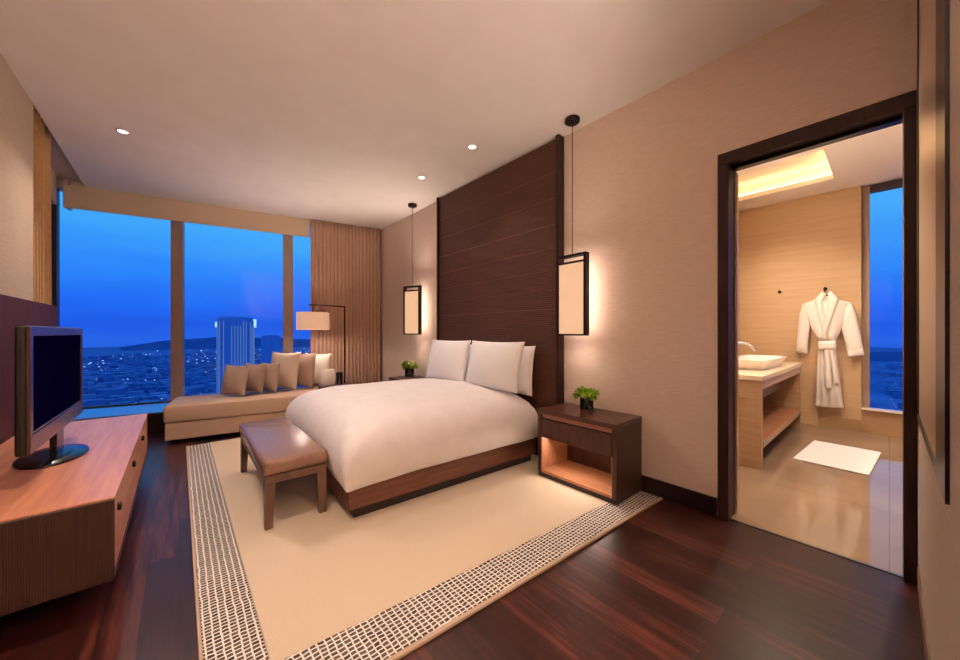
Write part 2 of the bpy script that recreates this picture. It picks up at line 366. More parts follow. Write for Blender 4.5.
def city_blocks():
    bm = N(); bl = N()
    rnd = random.Random(11)
    def put(a, r):
        a = math.radians(a); x, y = r * math.sin(a), r * math.cos(a)
        if math.hypot(x - 74, y - 727) < 60 or math.hypot(x - 189, y - 1090) < 60: return
        w_, d_, h_ = rnd.uniform(8, 30), rnd.uniform(8, 26), rnd.uniform(3, 13) * (1.6 if rnd.random() < .08 else 1)
        c, s = math.cos(a + rnd.choice([.3, .34])), math.sin(a + .3)
        pts = [(x + dx * c - dy * s, y + dx * s + dy * c) for dx, dy in ((-w_, -d_), (w_, -d_), (w_, d_), (-w_, d_))]
        pts = [(x + (px - x) * .5, y + (py - y) * .5) for px, py in pts]
        prism(bm, pts, GZ, GZ + h_)
        return x, y, h_
    for i in range(2600):
        r = 480 * math.exp(rnd.random() ** 1.0 * math.log(2600 / 480)); a = rnd.uniform(-14, 30)
        put(a, r)
    for i in range(500):
        r = 480 * math.exp(rnd.random() * math.log(2000 / 480)); put(rnd.uniform(90, 110), r)
    rn2 = random.Random(5)
    def light(a, r, h, s):
        a = math.radians(a); x, y = r * math.sin(a), r * math.cos(a)
        box(bl, x - s, x + s, y - s, y + s, GZ + h - s * .6, GZ + h + s * .6)
    for i in range(1500):
        cl = rn2.random()
        r = 520 * math.exp(rn2.random() ** .8 * math.log(2600 / 520)); a = rn2.uniform(-14, 30)
        if math.hypot(r * math.sin(math.radians(a)) - 189, r * math.cos(math.radians(a)) - 1090) < 45 or math.hypot(r * math.sin(math.radians(a)) - 74, r * math.cos(math.radians(a)) - 727) < 45: continue
        dens = noise.noise(Vector((math.radians(a) * r / 160, r / 260, 3)))
        if dens < -.02: continue
        light(a, r, rn2.uniform(16, 26), r / 1700 * rn2.choice([.5, .6, .8, 1.0, 1.7]))
    for i in range(110):
        light(rn2.uniform(90, 108), rn2.uniform(600, 1900), 8, .5)
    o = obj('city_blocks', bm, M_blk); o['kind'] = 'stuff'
    tag(o, 'blue dusk city of low buildings far below the windows', 'buildings')
    o = obj('city_lights', bl, emis('city_light_glow', (0.30, 0.60, 1.0, 1), 1.5, (0, 0, 0, 1))); o['kind'] = 'stuff'
    tag(o, 'scattered pale blue lights of the city below', 'lights')
city_blocks()

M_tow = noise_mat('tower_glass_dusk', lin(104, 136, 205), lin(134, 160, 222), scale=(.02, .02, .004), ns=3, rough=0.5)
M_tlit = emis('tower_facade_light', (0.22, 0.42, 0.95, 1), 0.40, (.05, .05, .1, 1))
M_tsig = emis('tower_sign_light', (0.45, 0.75, 1.0, 1), 1.0)
def tower(label, px_dir, dist, R_, top, lit, loc_seed):
    x, y = px_dir[0] * dist, px_dir[1] * dist
    t = thing('tower', label, 'tower', (x, y, GZ))
    hh = top - GZ
    bm = N(); lathe(bm, [(R_, 0), (R_, hh - 5), (R_ * .97, hh - 5), (R_ * .97, hh)], n=40); obj('shaft', bm, M_tow, t)
    bm = N(); box(bm, -R_ * .5, R_ * .5, -R_ * .5, R_ * .5, hh, hh + 1.5); obj('plant_room', bm, M_tow, t)
    rnd = random.Random(loc_seed)
    if lit:
        for k in range(40):
            if rnd.random() < .35: continue
            a = 2 * PI * k / 40; bm = N()
            vs_ = box(bm, -.55, .55, R_, R_ + .6, 6, hh - rnd.choice([6, 6, 7, 14]))
            bmesh.ops.rotate(bm, verts=bm.verts, cent=(0, 0, 0), matrix=Matrix.Rotation(a, 3, 'Z'))
            obj('light_strip', bm, M_tlit, t)
        a = math.atan2(-y, -x)
        for sgn, sc in ((-1, 1), (1, .6)):
            bm = N(); ox = R_ * 1.04
            u = Vector((-math.sin(a), math.cos(a), 0)) * sgn * ox * -1
            box(bm, u.x - 2.2 * sc, u.x + 2.2 * sc, u.y - 2.2 * sc, u.y + 2.2 * sc, hh - 16, hh - 16 + 14 * sc)
            obj('sign_box', bm, M_tsig, t)
    return t
tower('tall round tower with lit vertical strips, seen above the small cushions', (0.123, 1.2115), 600, 26, 27, True, 3)
tower('faint unlit tower right of the lit one', (0.199, 1.147), 950, 23, -6, False, 4)

# ------------------------------------------------------------------ room shell
A = Vector((-0.88, 6.45, 0)); RW = -math.atan2(0.67, 3.56)
def wl(s, off=0.0):                       # window wall coordinates: s along it, off outward
    u = Vector((math.cos(RW), math.sin(RW))); n_ = Vector((-u.y, u.x))
    return (A.x + u.x * s + n_.x * off, A.y + u.y * s + n_.y * off)
def put_w(o):
    o.location = (A.x, A.y, 0); o.rotation_euler = (0, 0, RW); return o

XL, XR, YN = -0.87, 2.68, -0.092
# floor
bm = N(); prism(bm, [(-1.35, -3.2), (1.15, -3.2), (1.15, -0.25), (2.70, -0.25), (2.70, 6.1), (-1.35, 6.85)], -0.1, 0)
struct('floor', bm, M_floor, label='dark reddish walnut plank floor')
struct('floor_bathroom', B(2.70, 6.5, BY0, 1.5, -0.1, 0.0), M_marble, label='polished cream marble bathroom floor')
# ceiling (edge stops short of the window pocket on the left)
p0, p1 = wl(0.0, 0.0), wl(3.70, 0.0)
bm = N(); prism(bm, [(XL, 4.38), (-1.0, 4.38), (-1.0, -3.2), (2.83, -3.2), (2.83, p1[1]), p0], 3.0, 3.08)
struct('ceiling', bm, M_ceil, label='smooth pale ceiling with recessed downlights')
bm = N(); prism(bm, [(-1.35, 4.30), (-0.83, 4.38), (-0.80, 6.5), wl(3.75, .02), wl(3.75, .3), wl(-.5, .3)], 3.082, 3.14)
struct('ceiling_pocket', bm, M_pelmet, label='raised curtain pocket ceiling at the left window')
# left wall: cream paper above, dark wood panel below
struct('wall_left', B(-1.0, XL, -3.2, 4.38, 0, 3.0), M_wall_l, label='cream papered wall behind the television')
struct('trim_1', B(XL, XL + 0.012, -3.2, 5.02, 0, 1.447, bev=.002), M_tvpan, label='dark plum wood panelling on the lower left wall')
struct('wall_left_return', B(-1.45, -1.30, 4.28, 6.9, 0, 3.08), M_wall_l)
struct('trim_2', B(-1.14, -1.10, 4.40, 6.42, 2.72, 3.08), M_pelmet, label='side blind pelmet')
struct('wall_back', B(-1.0, 1.3, -3.35, -3.2, 0, 3.0), M_wall_n)
# short wall on the right of the camera, carrying the mirror
struct('wall_near', B(1.15, XR, -0.25, YN, 0, 3.0), M_wall_n, label='taupe wall beside the bathroom door')
struct('wall_corridor', B(1.15, 1.30, -3.2, -0.25, 0, 3.0), M_wall_n)
struct('baseboard_near', B(1.18, XR - .02, YN, YN + 0.006, 0, 0.09, bev=.001), plain('taupe_skirting', lin(130, 100, 80), .5))
# headboard wall with the bathroom doorway
struct('wall_right', B(XR, 2.83, 0.72, 6.4, 0, 3.0), M_wall, label='taupe grasscloth wall behind the bed')
struct('wall_over_door', B(XR, 2.83, -0.25, 0.72, 2.345, 3.0), M_wall)
struct('baseboard_right', B(XR - 0.018, XR, 0.735, 5.7, 0, 0.12, bev=.003), M_base, label='near-black skirting under the papered wall')
# door frame
d = bpy.data.objects.new('door_1', None); C.objects.link(d); d['kind'] = 'structure'; d['label'] = 'dark wood bathroom door frame, no leaf showing'
obj('side_jamb', B(XR - 0.022, 2.845, 0.668, 0.728, 0, 2.285, bev=.004), M_dark, d)
obj('side_jamb', B(XR - 0.022, 2.845, -0.089, -0.045, 0, 2.285, bev=.004), M_dark, d)
obj('head_jamb', B(XR - 0.022, 2.845, -0.089, 0.728, 2.285, 2.358, bev=.004), M_dark, d)
obj('door_track', B(2.73, 2.775, -0.04, 0.664, 2.262, 2.284), M_black, d)
obj('threshold', B(2.690, 2.706, -0.044, 0.667, 0.0, 0.003), M_base, d)
obj('edge_bead', B(2.80, 2.836, 0.655, 0.667, 0.008, 2.26), M_vanw, d)

# window wall
W0 = bpy.data.objects.new('window_1', None); C.objects.link(W0); put_w(W0); W0['kind'] = 'structure'; W0['label'] = 'wide floor-to-ceiling window onto the dusk city'
def wpart(name, s0, s1, y0, y1, z0, z1, mat, bev=0.004, label=None):
    o = obj(name, B(s0, s1, y0, y1, z0, z1, bev=bev), mat, W0, label=label); return o
wpart('mullion', .787, .914, .10, .24, .25, 3.0, M_mull)
wpart('mullion', 2.131, 2.268, .10, .24, .25, 3.0, M_mull)
wpart('corner_post', -.60, -.284, .13, .20, .25, 3.0, M_mulld, label='dark corner post')
wpart('frame', -.38, 2.6, .15, .20, .25, .264, M_mulld, 0.001)
for a_, b_ in ((-.283, .785), (.916, 2.129), (2.270, 2.72)):
    wpart('glass_pane', a_, b_, .168, .176, .265, 2.98, M_glass, 0)
S0 = B(-.45, 3.66, -.60, .30, 0.001, .25, bev=.006)
o = struct('window_sill', S0, M_sill, label='low pale stone platform under the window'); put_w(o)
o = struct('trim_3', B(.5, 3.60, -.612, -.602, 0.001, .235), M_base, label='dark front of the window platform'); put_w(o)
o = struct('wall_far', B(2.72, 3.85, .12, .26, 0, 3.08), M_wall); put_w(o)
o = struct('wall_far_header', B(-.45, 2.72, .10, .30, 2.985, 3.08), M_pelmet); put_w(o)
o = struct('trim_4', B(-.185, 2.50, 0.0, .03, 2.722, 2.998), M_pelmet, label='tan pelmet above the window'); put_w(o)
o = struct('trim_5', B(-.185, -.155, .03, .14, 2.722, 3.07), M_pelmet); put_w(o)

# curtains
def curtain(name, s0, s1, z0, z1, folds, amp, mat, label, y0=0.0, seed=1):
    rnd = random.Random(seed); bm = N(); n = folds * 10; nz_ = 14; rows = []
    ph = [rnd.uniform(-.35, .35) for _ in range(folds + 2)]
    for j in range(nz_ + 1):
        z = z1 + (z0 - z1) * j / nz_; row = []
        for i in range(n + 1):
            f = i / n; k = f * folds
            p = ph[int(k)] * (1 - (k % 1)) + ph[int(k) + 1] * (k % 1)
            a = amp * (0.75 + 0.25 * j / nz_) * (1 + .5 * p)
            yy = y0 + a * math.sin(2 * PI * k + p * 2 * j / nz_) + .12 * amp * math.sin(4 * PI * k + 1)
            xx = s0 + (s1 - s0) * f + .25 * a * math.sin(4 * PI * k)
            row.append(bm.verts.new((xx, yy, z)))
        rows.append(row)
    for r0, r1 in zip(rows[:-1], rows[1:]):
        for i in range(n): bm.faces.new((r0[i], r0[i + 1], r1[i + 1], r1[i]))
    o = obj(name, bm, mat, None, True)
    s = o.modifiers.new('thickness', 'SOLIDIFY'); s.thickness = 0.004
    tag(o, label, 'curtain'); return o
o = curtain('curtain', 2.51, 3.585, .262, 2.992, 19, .030, M_curtain, 'full-height brown pleated curtain in the corner behind the floor lamp', -.06, 3); put_w(o)
o = curtain('curtain', 0, .66, .02, 3.07, 8, .035, M_curt_l, 'gold-brown pleated curtain at the end of the television wall', 0, 5)
o.location = (-.935, 4.42, 0); o.rotation_euler = (0, 0, PI / 2)

# bathroom shell
struct('wall_bathroom_back', B(BX1, BX1 + .12, .222, 1.6, 0, BH), M_ston, label='travertine wall carrying the bathrobe')
struct('wall_bathroom_left', B(2.83, BX1, 1.5, 1.62, 0, BH), M_ston)
struct('wall_bathroom_right', B(2.83, 6.5, BY0 - .12, BY0, 0, BH), M_ston)
struct('wall_bathroom_sill', B(BX1 + .0, BX1 + .12, BY0, .222, 0, .27), M_stonb)
struct('baseboard_bathroom', B(BX1 - .012, BX1 - .0005, .222, .60, 0, .14), M_stonb)
W1 = bpy.data.objects.new('window_2', None); C.objects.link(W1); W1['kind'] = 'structure'; W1['label'] = 'tall bathroom window beside the bathrobe'
obj('side_frame', B(BX1 + .06, BX1 + .12, .155, .221, .271, 2.99, bev=.003), M_mull, W1)
obj('sill_ledge', B(BX1 - .04, BX1 + .119, BY0, .22, .271, .29, bev=.004), M_vtop, W1)
obj('top_frame', B(BX1 + .06, BX1 + .12, BY0, .154, 2.90, 2.99, bev=.003), M_mulld, W1)
obj('glass_pane', B(BX1 + .09, BX1 + .098, BY0, .153, .291, 2.899), M_glass, W1)
# bathroom ceiling: four slabs round a raised, cove-lit tray
TX0, TX1, TY0, TY1 = 4.80, 5.80, .42, 1.45
bm = N()
box(bm, 2.83, TX0, BY0, 1.5, BH, BH + .06); box(bm, TX1, 6.5, BY0, 1.5, BH, BH + .06)
box(bm, TX0, TX1, BY0, TY0, BH, BH + .06); box(bm, TX0, TX1, TY1, 1.5, BH, BH + .06)
box(bm, TX0 - .12, TX1 + .12, TY0 - .12, TY1 + .04, BH + .22, BH + .26)
box(bm, TX0 - .14, TX0 - .12, TY0 - .12, TY1 + .04, BH + .06, BH + .26); box(bm, TX1 + .12, TX1 + .14, TY0 - .12, TY1 + .04, BH + .06, BH + .26)
box(bm, TX0 - .12, TX1 + .12, TY0 - .14, TY0 - .12, BH + .06, BH + .26); box(bm, TX0 - .12, TX1 + .12, TY1 + .03, TY1 + .05, BH + .06, BH + .26)
struct('ceiling_bathroom', bm, M_bceil, label='bathroom ceiling with a raised tray glowing amber')
bm = N()
box(bm, TX0 - .10, TX0 - .06, TY0 - .06, TY1, BH + .062, BH + .085); box(bm, TX1 + .06, TX1 + .10, TY0 - .06, TY1, BH + .062, BH + .085)
box(bm, TX0 - .06, TX1 + .06, TY0 - .10, TY0 - .06, BH + .062, BH + .085)
tag(obj('cove_light', bm, M_cove), 'amber light strip hidden in the bathroom ceiling tray', 'light strip')

# ------------------------------------------------------------------ rug
t = thing('area_rug', 'large cream rug with a black and white woven border', 'rug', (0, 0, 0))
R0, R1, RB_, RT = .055, 2.64, 1.20, 4.80
def fr(x): return 1.20 - (x - .055) * (.14 / 2.585)          # front edge runs very slightly askew
def fi(x): return 1.455 - (x - .055) * (.20 / 2.585)
bm = N(); prism(bm, [(.25, fi(.25)), (R1, fi(R1)), (R1, RT), (.25, RT)], .001, .013, .003); obj('rug_field', bm, M_rug, t)
bm = N(); prism(bm, [(R0 + .012, fr(R0) + .02), (R1, fr(R1) + .02), (R1, fi(R1) - .001), (.249, fi(.249) - .001)], .001, .012); obj('woven_border', bm, M_weave, t)
bm = N(); prism(bm, [(R0 + .012, fr(R0) + .021), (.2485, fi(.249)), (.2485, RT), (R0 + .012, RT)], .001, .012); obj('woven_border', bm, M_weave, t)
bm = N(); prism(bm, [(R0, fr(R0)), (R1, fr(R1)), (R1, fr(R1) + .019), (R0, fr(R0) + .019)], .001, .016, .003); obj('binding', bm, M_rugedge, t)
bm = N(); prism(bm, [(R0, fr(R0) + .02), (R0 + .011, fr(R0) + .02), (R0 + .011, RT), (R0, RT)], .001, .014, .002); obj('binding', bm, M_rugedge, t)
RZ = .0135

# ------------------------------------------------------------------ headboard panel
t = thing('headboard_panel', 'floor-to-ceiling dark reeded wood headboard panel behind the bed', 'headboard', (2.64, 2.93, 0))
HB = (-.97, .97)
bm = N()
for k in range(3):
    ya = HB[0] + .012 + k * (1.916 / 3); box(bm, -.018, .038, ya, ya + 1.916 / 3 - .002, RZ + .13, 2.98, bev=.001, seg=1)
obj('slatted_panel', bm, M_head, t)
obj('side_trim', B(-.045, .038, HB[0] - .022, HB[0] + .010, .125, 2.995, bev=.003), M_dark, t)
obj('side_trim', B(-.045, .038, HB[1] - .010, HB[1] + .012, .125, 2.995, bev=.003), M_dark, t)
bm = N()
for zz in (1.42, 1.60, 1.78, 1.98, 2.20, 2.44, 2.68): box(bm, -.0205, -.0182, HB[0] + .011, HB[1] - .011, zz, zz + .005)
obj('inlay_line', bm, plain('copper_inlay', lin(112, 70, 50), .45, .1), t, label='fine lighter inlay lines')

# ------------------------------------------------------------------ bed
BROT = math.radians(-2.2); HEAD = Vector((2.6, 3.0, 0))               # the bed stands a touch askew to the wall
t = thing('bed', 'king-size bed with walnut base under a white duvet', 'bed', HEAD + Matrix.Rotation(BROT, 3, 'Z') @ Vector((-.86, .01, 0)), BROT)
obj('plinth', B(-.86, .78, -.84, .80, RZ, .075), M_base, t)
obj('bed_frame', B(-.90, .82, -.865, .865, .076, .27, bev=.006), M_bedw, t)
obj('mattress', B(-.84, .81, -.84, .84, .271, .56, bev=.05, seg=4), M_sheet, t)
# duvet: closed rings from the hem up over the rounded shoulders to the crowned top
def duvet():
    bm = N(); cxy = Vector((1.675, 3.0))
    x0, x1, y0, y1 = .812, 2.540, 2.085, 3.915
    # (inset at the sides, height, corner radius)
    prof = [(.010, .243, .012), (.000, .250, .014), (-.012, .30, .022), (-.026, .37, .04), (-.024, .44, .07), (-.004, .505, .11), (.036, .562, .16), (.092, .606, .22), (.18, .640, .28), (.30, .662, .32), (.43, .680, .34), (.58, .690, .30), (.75, .692, .15)]
    ns, nc, rings = 22, 10, []
    for k, (ins, z, rc) in enumerate(prof):
        low = max(0, 1 - k / 5.0)
        X0, X1, Y0, Y1 = x0 + ins, x1 - ins * .45, y0 + ins, y1 - ins
        pts = []
        for (cxq, cyq, a0_) in ((X1 - rc, Y1 - rc, 0), (X0 + rc, Y1 - rc, PI / 2), (X0 + rc, Y0 + rc, PI), (X1 - rc, Y0 + rc, 3 * PI / 2)):
            for i in range(nc + 1):
                a = a0_ + PI / 2 * i / nc; pts.append(Vector((cxq + rc * math.cos(a), cyq + rc * math.sin(a))))
        full = []
        for q in range(4):
            arc = pts[q * (nc + 1):(q + 1) * (nc + 1)]; nxt = pts[((q + 1) % 4) * (nc + 1)]
            full += arc
            for i in range(1, ns): full.append(arc[-1].lerp(nxt, i / ns))
        ring = []
        for p in full:
            dc = min((p - Vector((X0, Y0))).length, (p - Vector((X0, Y1))).length)      # distance to the foot corners
            c_ = max(0, 1 - dc / .55) ** 2
            d_ = (p - cxy).normalized()
            fold = low * (.010 * noise.noise(Vector((p.x * 3.2, p.y * 3.2, 1))) + .004 * math.sin(p.x * 15 + p.y * 17)) + low * c_ * .020
            zz = z - .018 * c_ * low + .008 * noise.noise(Vector((p.x * 2.0, p.y * 2.0, 5))) * min(1, k / 6)
            ring.append(bm.verts.new((p.x + d_.x * fold, p.y + d_.y * fold, zz)))
        rings.append(ring)
    n = len(rings[0])
    for a, b_ in zip(rings[:-1], rings[1:]):
        for i in range(n): bm.faces.new((a[i], a[(i + 1) % n], b_[(i + 1) % n], b_[i]))
    c = bm.verts.new((cxy.x, cxy.y, .693)); L_ = rings[-1]
    for i in range(n): bm.faces.new((L_[i], L_[(i + 1) % n], c))
    o = obj('duvet', bm, M_duvet, None, True)
    s = o.modifiers.new('thickness', 'SOLIDIFY'); s.thickness = .010; s.offset = -1
    o.location = HEAD; o.rotation_euler = (0, 0, BROT); o.data.transform(Matrix.Translation(-HEAD))
    tag(o, 'white duvet spread smooth over the bed, hanging at the foot', 'duvet')
duvet()
def pillow_mesh(W_, H_, T_, n=26, pinch=.095):
    bm = N(); grid = {}
    for s in (1, -1):
        for i in range(n + 1):
            for j in range(n + 1):
                u, v = 2 * i / n - 1, 2 * j / n - 1
                if s == -1 and (i in (0, n) or j in (0, n)): grid[(s, i, j)] = grid[(1, i, j)]; continue
                th = T_ / 2 * (max(0, 1 - u ** 2) ** .55) * (max(0, 1 - v ** 2) ** .55)
                x = W_ / 2 * u * (1 - pinch * (1 - v * v)); z = H_ / 2 * v * (1 - pinch * (1 - u * u))
                w_ = .004 * noise.noise(Vector((x * 9, z * 9, s * 3.0)))
                grid[(s, i, j)] = bm.verts.new((x, -s * th + w_, z))
        for i in range(n):
            for j in range(n):
                q = [grid[(s, i, j)], grid[(s, i + 1, j)], grid[(s, i + 1, j + 1)], grid[(s, i, j + 1)]]
                bm.faces.new(q if s == 1 else q[::-1])
    return bm
def pillow(name, W_, H_, T_, mat, loc, rz, tilt, label, cat, group, base=None, roll=0, pinch=.05):
    if base is None:
        o = obj(name, pillow_mesh(W_, H_, T_, pinch=pinch), mat, None, True)
    else:
        o = base.copy(); C.objects.link(o)
    o.rotation_mode = 'XYZ'
    # front face looks along -y of the mesh; lean back by tilt, then turn by rz
    o.matrix_world = Matrix.Translation(loc) @ Matrix.Rotation(rz, 4, 'Z') @ Matrix.Rotation(-tilt, 4, 'X') @ Matrix.Rotation(roll, 4, 'Y')
    tag(o, label, cat, group); return o
PG = 'white pillows against the headboard'
a0 = math.radians(-90)
p1_ = pillow('pillow', .75, .47, .17, M_pillow, (2.305, 2.50, .893), a0, .22, 'white pillow in front nearest the large nightstand, the widest showing', 'pillow', PG)
pillow('pillow', .75, .47, .17, M_pillow, (2.305, 3.265, .893), a0, .22, 'white pillow in front on the far window side of the bed', 'pillow', PG, p1_)
pillow('pillow', .75, .47, .15, M_pillow, (2.505, 2.525, .845), a0, .10, 'white pillow mostly hidden behind the front one, right edge showing', 'pillow', PG, p1_)
pillow('pillow', .75, .47, .15, M_pillow, (2.505, 3.31, .845), a0, .10, 'white pillow hidden behind the far front pillow', 'pillow', PG, p1_)

# ------------------------------------------------------------------ nightstands
def nightstand(y0, y1, label):
    yc = (y0 + y1) / 2; w_ = (y1 - y0) / 2
    t = thing('nightstand', label, 'nightstand', (2.47, yc, 0), group='dark wood nightstands')
    z0 = RZ
    obj('top', B(-.20, .19, -w_, w_, .535, .570, bev=.003), M_darkh, t)
    obj('side_panel', B(-.19, .185, -w_, -w_ + .035, z0 + .035, .534, bev=.002), M_darkx, t)
    obj('side_panel', B(-.19, .185, w_ - .035, w_, z0 + .035, .534, bev=.002), M_darkx, t)
    obj('base', B(-.185, .185, -w_ + .002, w_ - .002, z0, z0 + .034), M_base, t)
    bm = N(); box(bm, -.188, .165, -w_ + .036, w_ - .036, z0 + .035, z0 + .055); obj('shelf', bm, M_orange, t, label='lit light-walnut shelf')
    obj('side_lining', B(-.186, .165, -w_ + .036, -w_ + .041, z0 + .056, .335), M_orange, t)
    obj('side_lining', B(-.186, .165, w_ - .041, w_ - .036, z0 + .056, .335), M_orange, t)
    obj('back_panel', B(.166, .184, -w_ + .036, w_ - .036, z0 + .056, .534), M_darkx, t)
    dr = obj('drawer', B(-.186, .15, -w_ + .04, w_ - .04, .338, .490, bev=.002), M_darkx, t)
    obj('pull_lip', B(-.180, -.160, -w_ + .04, w_ - .04, .500, .530), plain('copper_lip', lin(150, 100, 78), .4), dr)
    obj('light_strip', B(-.05, .10, -w_ + .08, w_ - .08, .332, .337), emis('shelf_led', (1, .72, .45, 1), 1.2), t)
    return t
nightstand(1.218, 1.915, 'dark wood nightstand with lit open shelf, nearest the doorway')
area((2.36, 1.58, .325), 3.2, .10, .5, (0, math.radians(52), 0), WARM)
nightstand(3.98, 4.645, 'dark wood nightstand mostly hidden beyond the bed')

def leaf_cluster(bm, cx, cy, z0, R_, n, rnd, size):
    for i in range(n):
        a = rnd.uniform(0, 2 * PI); el = rnd.uniform(.05, 1.45); r = R_ * rnd.uniform(.75, 1.05)
        d = Vector((math.cos(a) * math.cos(el), math.sin(a) * math.cos(el), math.sin(el) * .8))
        p = Vector((cx, cy, z0)) + d * r
        side = d.cross(Vector((rnd.uniform(-1, 1), rnd.uniform(-1, 1), rnd.uniform(-1, 1)))).normalized()
        up = (d + Vector((rnd.uniform(-.8, .8), rnd.uniform(-.8, .8), rnd.uniform(-.3, .8)))).normalized()
        s = size * rnd.uniform(.7, 1.3); nn = side.cross(up).normalized() * s * .22
        a0_ = bm.verts.new(p - up * s * .5); a1 = bm.verts.new(p + side * s * .42 + nn); a2 = bm.verts.new(p + up * s * .7); a3 = bm.verts.new(p - side * s * .42 + nn)
        bm.faces.new((a0_, a1, a2)); bm.faces.new((a0_, a2, a3))
def posy(loc, label, mat2, seed, sc=1.0):
    rnd = random.Random(seed)
    t = thing('potted_plant', label, 'plant', loc)
    bm = N(); lathe(bm, [(.036 * sc, .001), (.040 * sc, .004), (.041 * sc, .078 * sc), (.038 * sc, .078 * sc), (.037 * sc, .010), (.0, .0095)], n=28, cap=False); obj('glass_vase', bm, M_vase, t, True)
    bm = N(); lathe(bm, [(.0355 * sc, .024 * sc), (.0360 * sc, .028 * sc), (.0360 * sc, .074 * sc), (.02 * sc, .078 * sc)], n=24); obj('dark_liner', bm, M_soil, t, True)
    bm = N()
    for i in range(14):
        a = rnd.uniform(0, 2 * PI); r = rnd.uniform(.01, .05) * sc
        tube(bm, [(0, 0, .075 * sc), (r * .5 * math.cos(a), r * .5 * math.sin(a), .095 * sc), (r * math.cos(a), r * math.sin(a), .12 * sc)], .0012, 5)
    obj('stem', bm, M_leaf, t)
    bm = N()
    for q in range(9):
        aq = rnd.uniform(0, 2 * PI); rq = rnd.uniform(.01, .052) * sc
        leaf_cluster(bm, rq * math.cos(aq), rq * math.sin(aq), (.068 + rnd.uniform(0, .045)) * sc, .036 * sc, 80, rnd, .022 * sc)
    obj('leaves', bm, M_leaf, t)
    if mat2:
        bm = N(); leaf_cluster(bm, 0, 0, .105 * sc, .046 * sc, 320, rnd, .018 * sc); obj('blossom', bm, mat2, t)
    return t
posy((2.545, 1.62, .5705), 'small green plant in a clear glass vase on the near nightstand', None, 3, 1.3)
posy((2.50, 4.46, .5705), 'small green and cream posy beyond the bed by the far lantern', M_leafl, 4, 1.6)

# ------------------------------------------------------------------ pendants
def lantern(loc, rz, label):
    t = thing('pendant_lantern', label, 'pendant lamp', (loc[0], loc[1], H), rz, 'pendant lanterns beside the bed')
    lathe_c = N(); lathe(lathe_c, [(.055, -.034), (.062, -.028), (.062, -.001)], n=28); obj('ceiling_canopy', lathe_c, M_metal, t, True)
    bm = N(); tube(bm, [(0, 0, -.033), (0, 0, -1.143)], .0035, 8); obj('cord', bm, M_metal, t)
    w_, zt, zb, dx, r_ = .134, -1.142, -1.822, .020, .011
    f = N()
    for sy in (-1, 1): box(f, -dx - r_ * .6, dx + r_ * .6, sy * w_ - r_, sy * w_ + r_, zb + .0125, zt - .022)
    for sx_ in (-1, 1):
        box(f, sx_ * dx - r_ * .6, sx_ * dx + r_ * .6, -w_ - r_, w_ + r_, zt - .021, zt)
        box(f, sx_ * dx - r_ * .6, sx_ * dx + r_ * .6, -w_ + r_, w_ - r_, zt - .075, zt - .060)
        box(f, sx_ * dx - r_ * .6, sx_ * dx + r_ * .6, -w_ + r_, w_ - r_, zb, zb + .014)
    for sy in (-1, 1):
        box(f, -dx, dx, sy * w_ - r_, sy * w_ + r_, zt - .021, zt - .001); box(f, -dx, dx, sy * w_ - r_, sy * w_ + r_, zb, zb + .012)
    box(f, -dx, dx, -.01, .01, zt - .021, zt - .001)
    obj('frame', f, M_metal, t)
    s = N()
    for sx_ in (-1, 1): box(s, sx_ * .016 - .0015, sx_ * .016 + .0015, -w_ + r_ + .001, w_ - r_ - .001, zb + .016, zt - .077)
    for sy in (-1, 1): box(s, -.014, .014, sy * (w_ - r_ - .003) - .0015, sy * (w_ - r_ - .003) + .0015, zb + .016, zt - .077)
    obj('paper_shade', s, M_shade, t)
    bb = N(); lathe(bb, [(.004, -1.62), (.012, -1.61), (.012, -1.35), (.004, -1.34)], n=12); obj('lamp_tube', bb, emis('lamp_tube_glow', (1, .75, .5, 1), 8), t)
    return t
PL = [(2.51, 1.735), (2.48, 4.345)]
lantern(PL[0], 0, 'tall lit paper lantern hanging between the headboard and the doorway, nearer one')
lantern(PL[1], math.radians(20), 'tall lit paper lantern hanging left of the headboard, farther one')
for x, y in PL:
    spot((x, y, 1.88), 10 if y < 3 else 32, 165, .9, .05, WARM, (x - .9, y - .1, 3.0))
    spot((x, y, 1.16), 3, 150, .9, .04, WARM, (x + .1, y, .4))
    area((x + .032, y, 1.52), 2.2 if y < 3 else 3.2, .60, .24, (0, -PI / 2, 0), WARM)

# ------------------------------------------------------------------ downlights
DL = ['recessed downlight near the window side of the ceiling, leftmost', 'recessed downlight over the bed, nearer of the pair', 'recessed downlight over the bed, farther of the pair']
for i, (x, y, p) in enumerate(DOWN + DOWN_BACK):
    lab = DL[i] if i < 3 else ['recessed downlight above the foot of the rug', 'recessed downlight in the entrance lobby'][i - 3]
    t = thing('ceiling_downlight', lab, 'downlight', (x, y, H), group='recessed ceiling downlights')
    bm = N(); lathe(bm, [(.034, -.001), (.048, -.001), (.048, -.006), (.036, -.008), (.034, -.001)], n=28, cap=False); obj('trim_ring', bm, M_white, t, True)
    bm = N(); lathe(bm, [(.033, -.0035), (.033, -.001)], n=28); obj('lens', bm, M_disc, t)

